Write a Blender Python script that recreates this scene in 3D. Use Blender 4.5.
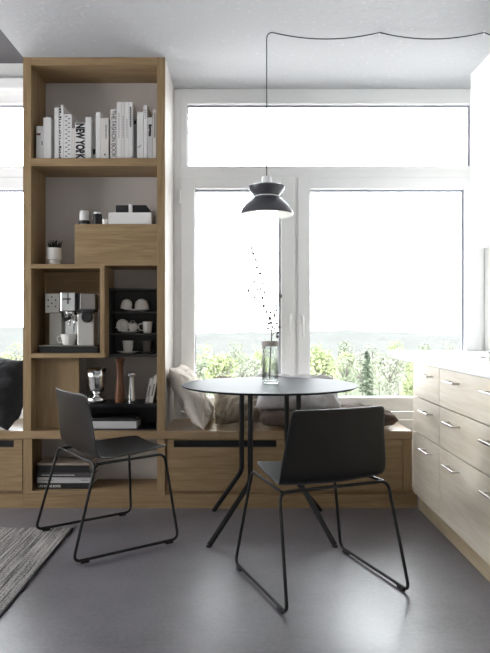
import bpy, bmesh, math, random
from mathutils import Vector, Matrix, noise

for _o in list(bpy.data.objects):
    bpy.data.objects.remove(_o)
C = bpy.context.scene.collection
SC = bpy.context.scene
PI = math.pi
random.seed(4)

# ------------------------------------------------------------------ camera
F, HZ, CX, CY = 620.0, 1.07, 241.0, 325.0
cam_d = bpy.data.cameras.new('camera')
cam_d.sensor_width = 36.0
cam_d.lens = F / 653.0 * 36.0
cam_d.shift_x = (245.0 - CX) / 653.0
cam_d.shift_y = -(326.5 - CY) / 653.0
cam_d.clip_start = 0.02
cam_d.clip_end = 3000
cam = bpy.data.objects.new('camera', cam_d)
C.objects.link(cam)
cam.location = (0, 0, HZ)
cam.rotation_euler = (PI / 2, 0, 0)
SC.camera = cam

# ------------------------------------------------------------------ world, light, exposure
W = bpy.data.worlds.new('overcast_sky')
SC.world = W
W.use_nodes = True
bg = W.node_tree.nodes['Background']
bg.inputs[0].default_value = (0.95, 0.97, 1.0, 1)
bg.inputs[1].default_value = 14.0
SC.view_settings.view_transform = 'Standard'
SC.view_settings.look = 'None'
SC.view_settings.gamma = 1.0
SC.view_settings.use_curve_mapping = False
SC.view_settings.exposure = 0.22
SC.cycles.max_bounces = 12
SC.cycles.diffuse_bounces = 6
SC.cycles.transparent_max_bounces = 24


def portal(loc, rot, sx, sy):
    d = bpy.data.lights.new('daylight_portal', 'AREA')
    d.shape = 'RECTANGLE'
    d.size, d.size_y = sx, sy
    d.cycles.is_portal = True
    o = bpy.data.objects.new('daylight_portal', d)
    C.objects.link(o)
    o.location, o.rotation_euler = loc, rot


portal((0.58, 4.40, 1.54), (-PI / 2, 0, 0), 2.2, 2.3)
portal((-2.3, 4.40, 1.54), (-PI / 2, 0, 0), 2.2, 2.3)
portal((-3.85, 2.4, 1.5), (0, -PI / 2, 0), 1.3, 1.9)  # guides sky light through the added fill opening on the left
sun_d = bpy.data.lights.new('sun', 'SUN')
sun_d.energy = 12.0
sun_d.angle = 0.02
sun_d.color = (1.0, 0.96, 0.9)
sun = bpy.data.objects.new('sun', sun_d)
C.objects.link(sun)
sun.rotation_euler = Vector((-0.85, 0.02, -0.55)).to_track_quat('-Z', 'Y').to_euler()


def px(p, Y):
    return (p - CX) / F * Y


def pz(p, Y):
    return HZ - (p - CY) / F * Y


# ------------------------------------------------------------------ materials
def nt(name):
    m = bpy.data.materials.new(name)
    m.use_nodes = True
    n = m.node_tree
    return m, n, n.nodes['Principled BSDF']


def srgb(r, g, b):
    f = lambda c: (c / 255 / 12.92) if c / 255 <= 0.04045 else ((c / 255 + 0.055) / 1.055) ** 2.4
    return (f(r), f(g), f(b), 1)


def plain(name, col, rough=0.5, metal=0.0, var=0.0, scale=20.0, bump=0.0, bscale=None, spec=0.5):
    m, n, p = nt(name)
    p.inputs['Base Color'].default_value = col
    p.inputs['Roughness'].default_value = rough
    p.inputs['Metallic'].default_value = metal
    p.inputs['Specular IOR Level'].default_value = spec
    if var or bump:
        tc = n.nodes.new('ShaderNodeTexCoord')
        nz = n.nodes.new('ShaderNodeTexNoise')
        nz.inputs['Scale'].default_value = scale
        nz.inputs['Detail'].default_value = 5
        n.links.new(tc.outputs['Object'], nz.inputs['Vector'])
        if var:
            r = n.nodes.new('ShaderNodeValToRGB')
            r.color_ramp.elements[0].position = 0.3
            r.color_ramp.elements[1].position = 0.7
            r.color_ramp.elements[0].color = [c * (1 - var) for c in col[:3]] + [1]
            r.color_ramp.elements[1].color = [min(1, c * (1 + var)) for c in col[:3]] + [1]
            n.links.new(nz.outputs['Fac'], r.inputs[0])
            n.links.new(r.outputs[0], p.inputs['Base Color'])
        if bump:
            nb = n.nodes.new('ShaderNodeTexNoise')
            nb.inputs['Scale'].default_value = bscale or scale
            nb.inputs['Detail'].default_value = 4
            n.links.new(tc.outputs['Object'], nb.inputs['Vector'])
            b = n.nodes.new('ShaderNodeBump')
            b.inputs['Strength'].default_value = bump
            b.inputs['Distance'].default_value = 0.01
            n.links.new(nb.outputs['Fac'], b.inputs['Height'])
            n.links.new(b.outputs[0], p.inputs['Normal'])
    return m


def wood(name, dark, mid, light, axis='X', rough=0.5, k=1.0, spec=0.35):
    m, n, p = nt(name)
    p.inputs['Roughness'].default_value = rough
    p.inputs['Specular IOR Level'].default_value = spec
    tc = n.nodes.new('ShaderNodeTexCoord')
    mp = n.nodes.new('ShaderNodeMapping')
    sc = {'X': (1.3, 14, 14), 'Y': (14, 1.3, 14), 'Z': (14, 14, 1.3)}[axis]
    mp.inputs['Scale'].default_value = [s * k for s in sc]
    n.links.new(tc.outputs['Object'], mp.inputs['Vector'])
    n1 = n.nodes.new('ShaderNodeTexNoise')
    n1.inputs['Scale'].default_value = 1.6
    n1.inputs['Detail'].default_value = 7
    n1.inputs['Distortion'].default_value = 1.1
    n.links.new(mp.outputs[0], n1.inputs['Vector'])
    mp2 = n.nodes.new('ShaderNodeMapping')
    mp2.inputs['Scale'].default_value = [s * 4.5 if s > 2 else s * 2 for s in sc]
    n.links.new(tc.outputs['Object'], mp2.inputs['Vector'])
    n2 = n.nodes.new('ShaderNodeTexNoise')
    n2.inputs['Scale'].default_value = 2.0
    n2.inputs['Detail'].default_value = 3
    n.links.new(mp2.outputs[0], n2.inputs['Vector'])
    mx = n.nodes.new('ShaderNodeMix')
    mx.inputs['Factor'].default_value = 0.35
    n.links.new(n1.outputs['Fac'], mx.inputs[2])
    n.links.new(n2.outputs['Fac'], mx.inputs[3])
    r = n.nodes.new('ShaderNodeValToRGB')
    e = r.color_ramp.elements
    e[0].position, e[0].color = 0.34, dark
    e[1].position, e[1].color = 0.66, light
    x = e.new(0.5)
    x.color = mid
    n.links.new(mx.outputs[0], r.inputs[0])
    n.links.new(r.outputs[0], p.inputs['Base Color'])
    b = n.nodes.new('ShaderNodeBump')
    b.inputs['Strength'].default_value = 0.12
    b.inputs['Distance'].default_value = 0.004
    n.links.new(mx.outputs[0], b.inputs['Height'])
    n.links.new(b.outputs[0], p.inputs['Normal'])
    return m


def clear(name, tint, gloss=1.0, rough=0.0):
    m = bpy.data.materials.new(name)
    m.use_nodes = True
    n = m.node_tree
    n.nodes.clear()
    out = n.nodes.new('ShaderNodeOutputMaterial')
    t = n.nodes.new('ShaderNodeBsdfTransparent')
    t.inputs[0].default_value = tint
    g = n.nodes.new('ShaderNodeBsdfGlossy')
    g.inputs['Roughness'].default_value = rough
    f = n.nodes.new('ShaderNodeFresnel')
    f.inputs[0].default_value = 1.45
    mul = n.nodes.new('ShaderNodeMath')
    mul.operation = 'MULTIPLY'
    mul.inputs[1].default_value = gloss
    n.links.new(f.outputs[0], mul.inputs[0])
    mx = n.nodes.new('ShaderNodeMixShader')
    n.links.new(mul.outputs[0], mx.inputs[0])
    n.links.new(t.outputs[0], mx.inputs[1])
    n.links.new(g.outputs[0], mx.inputs[2])
    n.links.new(mx.outputs[0], out.inputs[0])
    return m


OD, OM, OL = srgb(136, 111, 80), srgb(150, 125, 92), srgb(163, 139, 105)
oak_x = wood('oak_grain_along', OD, OM, OL, 'X', k=1.5)
oak_y = wood('oak_grain_deep', OD, OM, OL, 'Y')
oak_z = wood('oak_grain_upright', OD, OM, OL, 'Z', k=1.5)
oak_seat = wood('oak_lacquered_seat', OD, OM, OL, 'X', 0.3, 1.5, 0.6)
KD, KM, KL = srgb(204, 191, 171), srgb(214, 203, 186), srgb(222, 214, 200)
pale_y = wood('pale_oak_front', KD, KM, KL, 'Y', 0.5)
plinth_shaded = wood('pale_oak_plinth_shaded', srgb(168, 150, 122), srgb(180, 163, 135), srgb(190, 174, 147), 'Y', 0.5)  # plinth wood darkened in colour to imitate the shade under the drawers
white_paint = plain('white_paint', srgb(232, 231, 228), 0.6, bump=0.05, bscale=120)
plaster = plain('warm_plaster', srgb(205, 199, 195), 0.8, var=0.03, scale=6, bump=0.06, bscale=90)
frame_white = plain('white_window_plastic', srgb(244, 243, 242), 0.35)
gasket_m = plain('grey_rubber', srgb(160, 160, 172), 0.6)
black_metal = plain('black_powder_coat', srgb(22, 22, 23), 0.42, spec=.35)
black_shell = plain('black_stained_shell', srgb(21, 20, 21), 0.42, bump=0.02, bscale=260, spec=.42)
table_black = plain('anthracite_laminate', srgb(42, 44, 50), 0.55, spec=.06)
steel = plain('brushed_steel', srgb(205, 203, 200), 0.3, 1.0)
chrome = plain('chrome', srgb(225, 225, 225), 0.08, 1.0)
dull_steel = plain('dull_steel', srgb(178, 174, 168), 0.4, 0.85)
black_plastic = plain('black_plastic', srgb(24, 23, 24), 0.4)
rack_black = plain('black_sheet_metal', srgb(56, 53, 52), 0.5)
porcelain = plain('white_porcelain', srgb(236, 234, 230), 0.25)
grey_cup = plain('grey_stoneware', srgb(120, 116, 112), 0.4)
paper_white = plain('white_paper', srgb(226, 224, 222), 0.7)
ink = plain('black_ink', srgb(22, 22, 24), 0.7)
ink_grey = plain('grey_ink', srgb(105, 103, 104), 0.7)
ink_dark = plain('dark_grey_ink', srgb(70, 68, 69), 0.7)
ink_red = plain('dark_red_ink', srgb(96, 30, 32), 0.7)
ink_white = plain('white_ink', srgb(220, 218, 214), 0.7)
worktop_m = plain('white_solid_surface', srgb(238, 240, 240), 0.3)
lamp_grey = plain('dark_grey_enamel', srgb(70, 70, 76), 0.4)
lamp_white = plain('white_enamel', srgb(240, 240, 238), 0.4)
walnut = wood('walnut', srgb(80, 50, 32), srgb(106, 68, 44), srgb(120, 80, 54), 'Z', 0.35)


def fabric(name, col, var=0.12, scale=60, bump=0.25, bscale=350):
    m = plain(name, col, 0.9, var=var, scale=scale, bump=bump, bscale=bscale, spec=0.2)
    return m


# ------------------------------------------------------------------ mesh helpers
def wl(o):
    v = Vector((0, 0, 0))
    while o is not None:
        v += o.location
        o = o.parent
    return v


def tag(o, label=None, cat=None, group=None, kind=None):
    if label: o['label'] = label
    if cat: o['category'] = cat
    if group: o['group'] = group
    if kind: o['kind'] = kind
    return o


def obj(name, bm, mat, parent=None, loc=None, smooth=False):
    """bm is in world coordinates; parented objects keep origin at the parent's base."""
    base = wl(parent) if parent is not None else Vector(loc or (0, 0, 0))
    bmesh.ops.translate(bm, verts=bm.verts, vec=-base)
    bmesh.ops.recalc_face_normals(bm, faces=bm.faces)
    me = bpy.data.meshes.new(name)
    bm.to_mesh(me)
    bm.free()
    if smooth:
        for f in me.polygons:
            f.use_smooth = True
        if smooth is not True:
            me.set_sharp_from_angle(angle=math.radians(smooth))
    me.materials.append(mat)
    o = bpy.data.objects.new(name, me)
    C.objects.link(o)
    if parent is not None:
        o.parent = parent
    else:
        o.location = base
    return o


def empty(name, loc, label, cat, group=None):
    o = bpy.data.objects.new(name, None)
    o.empty_display_size = 0.1
    C.objects.link(o)
    o.location = loc
    return tag(o, label, cat, group)


def structure(o):
    o['kind'] = 'structure'
    return o


def box(bm, x0, x1, y0, y1, z0, z1, bev=0.0, mx=None, seg=2):
    r = bmesh.ops.create_cube(bm, size=1)
    vs = r['verts']
    bmesh.ops.scale(bm, verts=vs, vec=(abs(x1 - x0), abs(y1 - y0), abs(z1 - z0)))
    bmesh.ops.translate(bm, verts=vs, vec=((x0 + x1) / 2, (y0 + y1) / 2, (z0 + z1) / 2))
    if bev:
        es = list({e for v in vs for e in v.link_edges})
        r2 = bmesh.ops.bevel(bm, geom=es, offset=bev, segments=seg, affect='EDGES', profile=0.5)
        vs = list({v for f in r2['faces'] for v in f.verts} | {v for v in vs if v.is_valid})
    if mx is not None:
        bmesh.ops.transform(bm, matrix=mx, verts=vs)
    return bm


def B(*a, **k):
    return box(bmesh.new(), *a, **k)


def lathe(bm, prof, c=(0, 0, 0), seg=32, mx=None, wob=None):
    rings = []
    allv = []
    for (r, z) in prof:
        if r < 1e-6:
            v = bm.verts.new((c[0], c[1], c[2] + z))
            rings.append([v])
            allv.append(v)
        else:
            ring = []
            for i in range(seg):
                a = 2 * PI * i / seg
                rr = r * (wob(a) if wob else 1)
                v = bm.verts.new((c[0] + rr * math.cos(a), c[1] + rr * math.sin(a), c[2] + z))
                ring.append(v)
            rings.append(ring)
            allv += ring
    for a, b in zip(rings, rings[1:]):
        if len(a) == 1 and len(b) == 1: continue
        for i in range(seg):
            j = (i + 1) % seg
            if len(a) == 1: bm.faces.new((a[0], b[i], b[j]))
            elif len(b) == 1: bm.faces.new((a[i], a[j], b[0]))
            else: bm.faces.new((a[i], a[j], b[j], b[i]))
    if mx is not None:
        bmesh.ops.transform(bm, matrix=mx, verts=allv)
    return bm


def Lt(*a, **k):
    return lathe(bmesh.new(), *a, **k)


def fillet(pts, r, n=5, closed=False):
    pts = [Vector(p) for p in pts]
    out = []
    L = len(pts)
    for i, p in enumerate(pts):
        if not closed and i in (0, L - 1):
            out.append(p)
            continue
        a = pts[i - 1] - p
        b = pts[(i + 1) % L] - p
        d = min(r, a.length * 0.45, b.length * 0.45)
        p0 = p + a.normalized() * d
        p1 = p + b.normalized() * d
        for k in range(n + 1):
            t = k / n
            out.append(p0.lerp(p, t).lerp(p.lerp(p1, t), t))
    return out


def tube(bm, pts, r, seg=8, cap=True, taper=None):
    pts = [Vector(p) for p in pts]
    n = len(pts)
    tan = []
    for i in range(n):
        a = pts[max(0, i - 1)]
        b = pts[min(n - 1, i + 1)]
        tan.append((b - a).normalized())
    up = Vector((0, 0, 1)) if abs(tan[0].z) < 0.9 else Vector((1, 0, 0))
    nrm = tan[0].cross(up).normalized()
    rings = []
    for i in range(n):
        nrm = (nrm - tan[i] * nrm.dot(tan[i])).normalized()
        bn = tan[i].cross(nrm)
        rr = r * (taper(i / (n - 1)) if taper else 1)
        rings.append([bm.verts.new(pts[i] + rr * (math.cos(2 * PI * k / seg) * nrm + math.sin(2 * PI * k / seg) * bn)) for k in range(seg)])
    for a, b in zip(rings, rings[1:]):
        for k in range(seg):
            j = (k + 1) % seg
            bm.faces.new((a[k], a[j], b[j], b[k]))
    if cap:
        bm.faces.new(rings[0])
        bm.faces.new(rings[-1])
    return bm


def T(*a, **k):
    return tube(bmesh.new(), *a, **k)


def text_obj(s, mat, parent, center, length, height, xdir, udir, bold=0.0, name='lettering'):
    cu = bpy.data.curves.new('lettering', 'FONT')
    cu.body = s
    cu.offset = bold
    tmp = bpy.data.objects.new('lettering', cu)
    C.objects.link(tmp)
    dg = bpy.context.evaluated_depsgraph_get()
    me = bpy.data.meshes.new_from_object(tmp.evaluated_get(dg))
    bpy.data.objects.remove(tmp)
    xs = [v.co.x for v in me.vertices]
    ys = [v.co.y for v in me.vertices]
    sx = length / (max(xs) - min(xs))
    sy = height / (max(ys) - min(ys))
    mx_, my_ = (max(xs) + min(xs)) / 2, (max(ys) + min(ys)) / 2
    X, U = Vector(xdir).normalized(), Vector(udir).normalized()
    N = X.cross(U)
    base = wl(parent)
    for v in me.vertices:
        v.co = Vector(center) - base + X * (v.co.x - mx_) * sx + U * (v.co.y - my_) * sy + N * 0.0004
    me.name = name
    me.materials.clear()
    me.materials.append(mat)
    o = bpy.data.objects.new(name, me)
    C.objects.link(o)
    o.parent = parent
    return o


def dup(o, parent=None):
    c = o.copy()
    C.objects.link(c)
    c.parent = parent
    for ch in list(o.children):
        dup(ch, c)
    return c


# ------------------------------------------------------------------ room shell
YF = 3.617          # front plane of bench and shelving
YW = 4.10           # window plane
YO = 4.36           # outer face of the outside wall
XL, XR, YB = -3.6, 1.61, -2.6
XP0, XP1 = -1.272, -0.443      # the pier that holds the shelving
ZC, ZC2 = 2.633, 2.80

conc = None
m, n, p = nt('polished_concrete')
tc = n.nodes.new('ShaderNodeTexCoord')
n1 = n.nodes.new('ShaderNodeTexNoise'); n1.inputs['Scale'].default_value = 2.2; n1.inputs['Detail'].default_value = 8; n1.inputs['Roughness'].default_value = 0.65
n2 = n.nodes.new('ShaderNodeTexNoise'); n2.inputs['Scale'].default_value = 60; n2.inputs['Detail'].default_value = 4
n.links.new(tc.outputs['Object'], n1.inputs['Vector']); n.links.new(tc.outputs['Object'], n2.inputs['Vector'])
r = n.nodes.new('ShaderNodeValToRGB')
r.color_ramp.elements[0].position = 0.3; r.color_ramp.elements[0].color = srgb(92, 89, 94)
r.color_ramp.elements[1].position = 0.72; r.color_ramp.elements[1].color = srgb(130, 127, 133)
mx = n.nodes.new('ShaderNodeMix'); mx.inputs['Factor'].default_value = 0.3
n.links.new(n1.outputs['Fac'], mx.inputs[2]); n.links.new(n2.outputs['Fac'], mx.inputs[3])
n.links.new(mx.outputs[0], r.inputs[0]); n.links.new(r.outputs[0], p.inputs['Base Color'])
mr = n.nodes.new('ShaderNodeMapRange'); mr.inputs[1].default_value = 0.1; mr.inputs[2].default_value = 0.9; mr.inputs[3].default_value = 0.30; mr.inputs[4].default_value = 0.42
n.links.new(n1.outputs['Fac'], mr.inputs[0]); n.links.new(mr.outputs[0], p.inputs['Roughness'])
bp = n.nodes.new('ShaderNodeBump'); bp.inputs['Strength'].default_value = 0.06; bp.inputs['Distance'].default_value = 0.006
n3 = n.nodes.new('ShaderNodeTexNoise'); n3.inputs['Scale'].default_value = 45; n3.inputs['Detail'].default_value = 3
n.links.new(tc.outputs['Object'], n3.inputs['Vector']); n.links.new(n3.outputs['Fac'], bp.inputs['Height']); n.links.new(bp.outputs[0], p.inputs['Normal'])
floor_m = m

m, n, p = nt('rough_ceiling_concrete')
p.inputs['Roughness'].default_value = 0.85
tc = n.nodes.new('ShaderNodeTexCoord')
n1 = n.nodes.new('ShaderNodeTexNoise'); n1.inputs['Scale'].default_value = 14; n1.inputs['Detail'].default_value = 8; n1.inputs['Distortion'].default_value = 1.0
vo = n.nodes.new('ShaderNodeTexNoise'); vo.inputs['Scale'].default_value = 38; vo.inputs['Detail'].default_value = 2
n.links.new(tc.outputs['Object'], n1.inputs['Vector']); n.links.new(tc.outputs['Object'], vo.inputs['Vector'])
r = n.nodes.new('ShaderNodeValToRGB')
r.color_ramp.elements[0].position = 0.62; r.color_ramp.elements[0].color = srgb(180, 180, 183)
r.color_ramp.elements[1].position = 0.75; r.color_ramp.elements[1].color = srgb(196, 196, 199)
n.links.new(vo.outputs['Fac'], r.inputs[0]); n.links.new(r.outputs[0], p.inputs['Base Color'])
bp = n.nodes.new('ShaderNodeBump'); bp.inputs['Strength'].default_value = 0.35; bp.inputs['Distance'].default_value = 0.01
n.links.new(n1.outputs['Fac'], bp.inputs['Height']); n.links.new(bp.outputs[0], p.inputs['Normal'])
ceil_m = m
ceil_shaded = plain('grey_concrete_ceiling_shaded', srgb(104, 102, 104), 0.9, var=0.04, scale=5)  # grey concrete, coloured darker because the recess gets less light

structure(obj('floor', B(XL - .2, XR + .2, YB - .2, YO, -0.2, 0), floor_m))
structure(obj('ceiling', B(XP0, XR + .2, YB - .2, YO, ZC, ZC + 0.4), ceil_m))
structure(obj('ceiling_recess', B(XL - .2, XP0, YB - .2, YO, ZC2, ZC + 0.4), ceil_shaded))
structure(obj('wall_right', B(XR, XR + .2, YB - .2, YO, 0, ZC), white_paint))
bm = bmesh.new()
box(bm, XL - .2, XL, YB - .2, YO, 0, .9)
box(bm, XL - .2, XL, YB - .2, YO, 2.1, ZC2)
box(bm, XL - .2, XL, YB - .2, 1.5, .9, 2.1)  # opening in the unseen part of this wall, added for fill light
box(bm, XL - .2, XL, 3.3, YO, .9, 2.1)
structure(obj('wall_left', bm, white_paint))
bm = B(XL, XR, YB - .2, YB, 0, ZC)
box(bm, XL, XP0, YB - .2, YB, ZC, ZC2)
structure(obj('wall_rear', bm, white_paint))
bm = bmesh.new()
box(bm, XL, XR, YW, YO, 0, 0.44)
box(bm, XL, XP0, YW, YO, ZC + .005, ZC2)
box(bm, XL, -3.3, YW, YO, 0.44, ZC + .005)
structure(obj('wall_window_side', bm, white_paint))
bm = bmesh.new()
box(bm, XP0 + .01, XP1 - .01, 3.89, YO, 0.452, ZC)
box(bm, XP1 - .006, XP1, YF + .02, YW + .1, 0.452, ZC)
box(bm, XP0, XP0 + .006, YF + .02, YW + .1, 0.452, ZC)
structure(obj('wall_pier', bm, plaster))
structure(obj('trim_1', B(-3.3, XP0 - .001, 4.04, YW, pz(88, 4.04), pz(77.5, 4.04), 0.004), frame_white))

pane_m = clear('window_glass', (0.97, 0.985, 0.98, 1), 0.9)


def rect_frame(bm, x0, x1, z0, z1, wl_, wr, wb, wt, y0, y1, bev=0.003):
    box(bm, x0, x0 + wl_, y0, y1, z0, z1, bev)
    box(bm, x1 - wr, x1, y0, y1, z0, z1, bev)
    box(bm, x0 + wl_ - .001, x1 - wr + .001, y0 + .0006, y1, z0, z0 + wb, bev)
    box(bm, x0 + wl_ - .001, x1 - wr + .001, y0 + .0006, y1, z1 - wt, z1, bev)


def gasket(x0, x1, z0, z1, parent, y=4.128):
    bm = bmesh.new()
    rect_frame(bm, x0 - .004, x1 + .004, z0 - .004, z1 + .004, .010, .018, .008, .018, y, y + .01, 0)
    obj('gasket', bm, gasket_m, parent)


def Z(p): return pz(p, YW)
def X(p): return px(p, YW)


def window(name, x0, x1, sashes, handles, hinge):
    root = bpy.data.objects.new(name, None)
    C.objects.link(root)
    root.location = ((x0 + x1) / 2, YW, 0.446)
    structure(root)
    zb, zt = 0.446, ZC
    zt0, zt1 = Z(166), Z(104)
    bm = bmesh.new()
    fw = X(187) - X(174)
    rect_frame(bm, x0, x1, zb, zt, fw * .55, fw * .55, .05, zt - zt1 - .015, YW, YW + .07)
    box(bm, x0 + .02, x1 - .02, YW + .001, YW + .07, Z(186), Z(167.5), 0.003)
    # fixed post between the sashes
    for a, b in zip(sashes, sashes[1:]):
        box(bm, a[1] - .01, b[0] + .01, YW + .002, YW + .07, zb + .02, Z(170), 0.002)
    obj('window_frame', bm, frame_white, root)
    # transom light
    bm = bmesh.new()
    tx0, tx1 = x0 + fw, x1 - fw
    rect_frame(bm, x0 + fw * .5, x1 - fw * .5, zt0 - .02, zt1 + .02, fw * .5, fw * .5, .02, .02, YW - .004, YW + .06)
    obj('transom_frame', bm, frame_white, root)
    gasket(tx0, tx1, zt0, zt1, root)
    obj('pane', B(tx0 - .004, tx1 + .004, 4.13, 4.136, zt0 - .004, zt1 + .004), pane_m, root)
    for i, (sx0, sx1, gx0, gx1) in enumerate(sashes):
        gz0, gz1 = Z(397), Z(189)
        bm = bmesh.new()
        rect_frame(bm, sx0, sx1, Z(411), Z(177.5), gx0 - sx0, sx1 - gx1, gz0 - Z(411), Z(177.5) - gz1, YW - .018, YW + .05, .005)
        s = obj('sash', bm, frame_white, root)
        gasket(gx0, gx1, gz0, gz1, s)
        obj('pane', B(gx0 - .004, gx1 + .004, 4.13, 4.136, gz0 - .004, gz1 + .004), pane_m, s)
        if handles:
            hx = X(handles[i])
            zc = Z(319)
            bm = bmesh.new()
            box(bm, hx - .013, hx + .013, YW - .026, YW - .017, zc - .035, zc + .035, .004)
            tube(bm, fillet([(hx, YW - .02, zc + .012), (hx, YW - .062, zc + .012), (hx, YW - .066, zc - .115)], .02), .0085)
            obj('handle', bm, frame_white, s, smooth=40)
        if hinge and i == 0:
            bm = bmesh.new()
            lathe(bm, [(0, 0), (.009, 0), (.009, .085), (0, .085)], (sx0 - .006, YW - .026, Z(204)), 12)
            obj('hinge', bm, frame_white, s, smooth=40)
    return root


window('window_1', X(174) + .001, XR - .001, [(X(181), X(294.2), X(195), X(281)), (X(297.6), XR - .03, X(310), X(465))], [290.5, 302], True)
window('window_2', -3.299, XP0 - .004, [(-3.26, XP0 - .05, -3.17, XP0 - .14)], None, False)

# ------------------------------------------------------------------ landscape beyond the glass
bounce_ground_m = plain('pale_bounce_ground', srgb(196, 194, 192), 0.95, var=0.05, scale=2, spec=0)  # unseen near ground, added pale to bounce daylight up to the ceiling
grass_m = plain('meadow_grass', srgb(68, 72, 62), 0.95, var=0.12, scale=0.12, spec=0)
hill_m = plain('distant_woodland', srgb(66, 67, 66), 0.95, var=0.06, scale=0.05, spec=0)  # haze over field and hills is put into these colours
GZ = -14.0


def terrain(name, x0, x1, y0, y1, nx, ny, fn, mat):
    bm = bmesh.new()
    g = [[bm.verts.new((x0 + (x1 - x0) * i / nx, y0 + (y1 - y0) * j / ny, fn(x0 + (x1 - x0) * i / nx, y0 + (y1 - y0) * j / ny, j / ny))) for i in range(nx + 1)] for j in range(ny + 1)]
    for j in range(ny):
        for i in range(nx):
            bm.faces.new((g[j][i], g[j][i + 1], g[j + 1][i + 1], g[j + 1][i]))
    return structure(obj(name, bm, mat, None, (0, y0, GZ), smooth=True))


terrain('near_bounce_ground', -160, 160, 6, 118, 20, 20, lambda x, y, t: GZ + .5 * noise.noise((x * .03, y * .03, 0)), bounce_ground_m)
terrain('field', -260, 260, 117, 300, 40, 40, lambda x, y, t: GZ + 1.5 * noise.noise((x * .03, y * .03, 0)), grass_m)
terrain('hills', -420, 420, 230, 420, 120, 26,
        lambda x, y, t: GZ - 2 + 16 * math.sin(min(1, t * 1.4) * PI / 2) * (0.75 + 0.35 * noise.noise((x * .011, 3.1, 0)) + .12 * noise.noise((x * .05, y * .05, 2)) + .07 * noise.noise((x * .2, y * .1, 5))), hill_m)

leaf_cols = [srgb(98, 105, 76), srgb(92, 98, 82), srgb(96, 99, 88)]  # leaf colours lightened in place of haze in the air
leaf_ms = [plain('leaf_green_%s' % w, c, 0.8, var=0.3, scale=1.2, spec=.05) for w, c in zip(('spring', 'deep', 'pale'), leaf_cols)]
needle_m = plain('conifer_needles', srgb(56, 64, 52), 0.8, var=0.3, scale=2, spec=.05)
bark_m = plain('tree_bark', srgb(52, 48, 44), 0.9, var=0.2, scale=8)


def leaf_quad(bm, c, s, rnd):
    d = Vector((rnd.uniform(-1, 1), rnd.uniform(-1, 1), rnd.uniform(-1, 1))).normalized()
    e = d.orthogonal().normalized()
    f = d.cross(e)
    a = rnd.uniform(0, 6.28)
    u = e * math.cos(a) + f * math.sin(a)
    w = d.cross(u)
    bm.faces.new([bm.verts.new(c + u * s), bm.verts.new(c + w * s * .6), bm.verts.new(c - u * s), bm.verts.new(c - w * s * .6)])


def tree(xp, ytop, Y, wpx, leafy, label, group, seed, nleaf=1500):
    rnd = random.Random(seed)
    x = px(xp, Y)
    top = pz(ytop, Y)
    R = wpx / F * Y / 2
    root = empty('broadleaf_tree', (x, Y, GZ), label, 'tree', group)
    bm = bmesh.new()
    tube(bm, [(x, Y, GZ - .5), (x + .1, Y, GZ + 5), (x, Y, top - R * .8)], R * .09, 7, taper=lambda t: 1 - .7 * t)
    for k in range(5):
        a = k * 1.25 + rnd.random()
        tube(bm, [(x, Y, top - R * 2.0 + k * .1), (x + R * .6 * math.cos(a), Y + R * .6 * math.sin(a), top - R * 1.2 + .2 * k)], R * .03, 5)
    obj('trunk', bm, bark_m, root)
    bm = bmesh.new()
    blobs = []
    for k in range(16):
        a, zz = rnd.uniform(0, 6.28), rnd.uniform(-1.5, 0.75)
        rr = R * .62 * math.sqrt(max(.1, 1 - (zz / 1.6) ** 2)) * rnd.uniform(.4, 1)
        blobs.append((Vector((x + rr * math.cos(a), Y + rr * math.sin(a), top - R * .95 + R * zz * .85)), R * rnd.uniform(.25, .42)))
    blobs.append((Vector((x, Y, top - R * .4)), R * .38))
    for k in range(nleaf):
        c, br = blobs[rnd.randrange(len(blobs))]
        d = Vector((rnd.gauss(0, 1), rnd.gauss(0, 1), rnd.gauss(0, 1))).normalized()
        leaf_quad(bm, c + d * br * rnd.uniform(.6, 1.05), R * rnd.uniform(.05, .1), rnd)
    obj('foliage', bm, leafy, root)


def conifer(xp, ytop, Y, wpx, label, seed, group=None):
    rnd = random.Random(seed)
    x, top = px(xp, Y), pz(ytop, Y)
    R = wpx / F * Y / 2
    root = empty('conifer_tree', (x, Y, GZ), label, 'tree', group)
    obj('trunk', T([(x, Y, GZ - .5), (x, Y, top - .1)], R * .1, 7, taper=lambda t: 1 - .9 * t), bark_m, root)
    bm = bmesh.new()
    H = R * 5.2
    for k in range(150):
        t = (k + rnd.random()) / 150
        zz = top - t * H
        L = R * (0.08 + t ** .8) * rnd.uniform(.75, 1.1)
        a = rnd.uniform(0, 6.28)
        for q in range(14):
            f = (q + .5) / 14
            c = Vector((x + L * f * math.cos(a), Y + L * f * math.sin(a), zz - .35 * L * f + .22 * L * f * f + rnd.uniform(-.04, .04) * R))
            leaf_quad(bm, c, R * .11 * (1.15 - .5 * f), rnd)
    obj('foliage', bm, needle_m, root)


g = 'trees in the valley outside'
tree(222, 352, 30, 44, leaf_ms[0], 'bright green leafy tree outside, seen left of the glass vase', g, 1, 2200)
tree(252, 356, 42, 40, leaf_ms[2], 'pale olive leafy tree outside, seen behind the glass vase', g, 2)
tree(200, 358, 36, 34, leaf_ms[1], 'leafy tree outside at the left edge of the casement glass', g, 3)
tree(322, 348, 27, 46, leaf_ms[0], 'bright green leafy tree outside, seen over the right half of the round table', g, 4, 2200)
tree(346, 356, 33, 30, leaf_ms[1], 'mid green leafy tree outside, left of the dark conifer', g, 5)
conifer(367, 352, 21, 34, 'dark green conifer outside, seen past the right end of the round table', 6, g)
tree(390, 352, 30, 36, leaf_ms[2], 'pale grey green leafy tree outside, right of the dark conifer', g, 7)
tree(416, 356, 40, 40, leaf_ms[0], 'leafy tree outside, rising behind the far end of the white worktop', g, 8)
tree(6, 352, 30, 40, leaf_ms[0], 'leafy tree outside the left window, above the charcoal cushion', g, 9)
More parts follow.
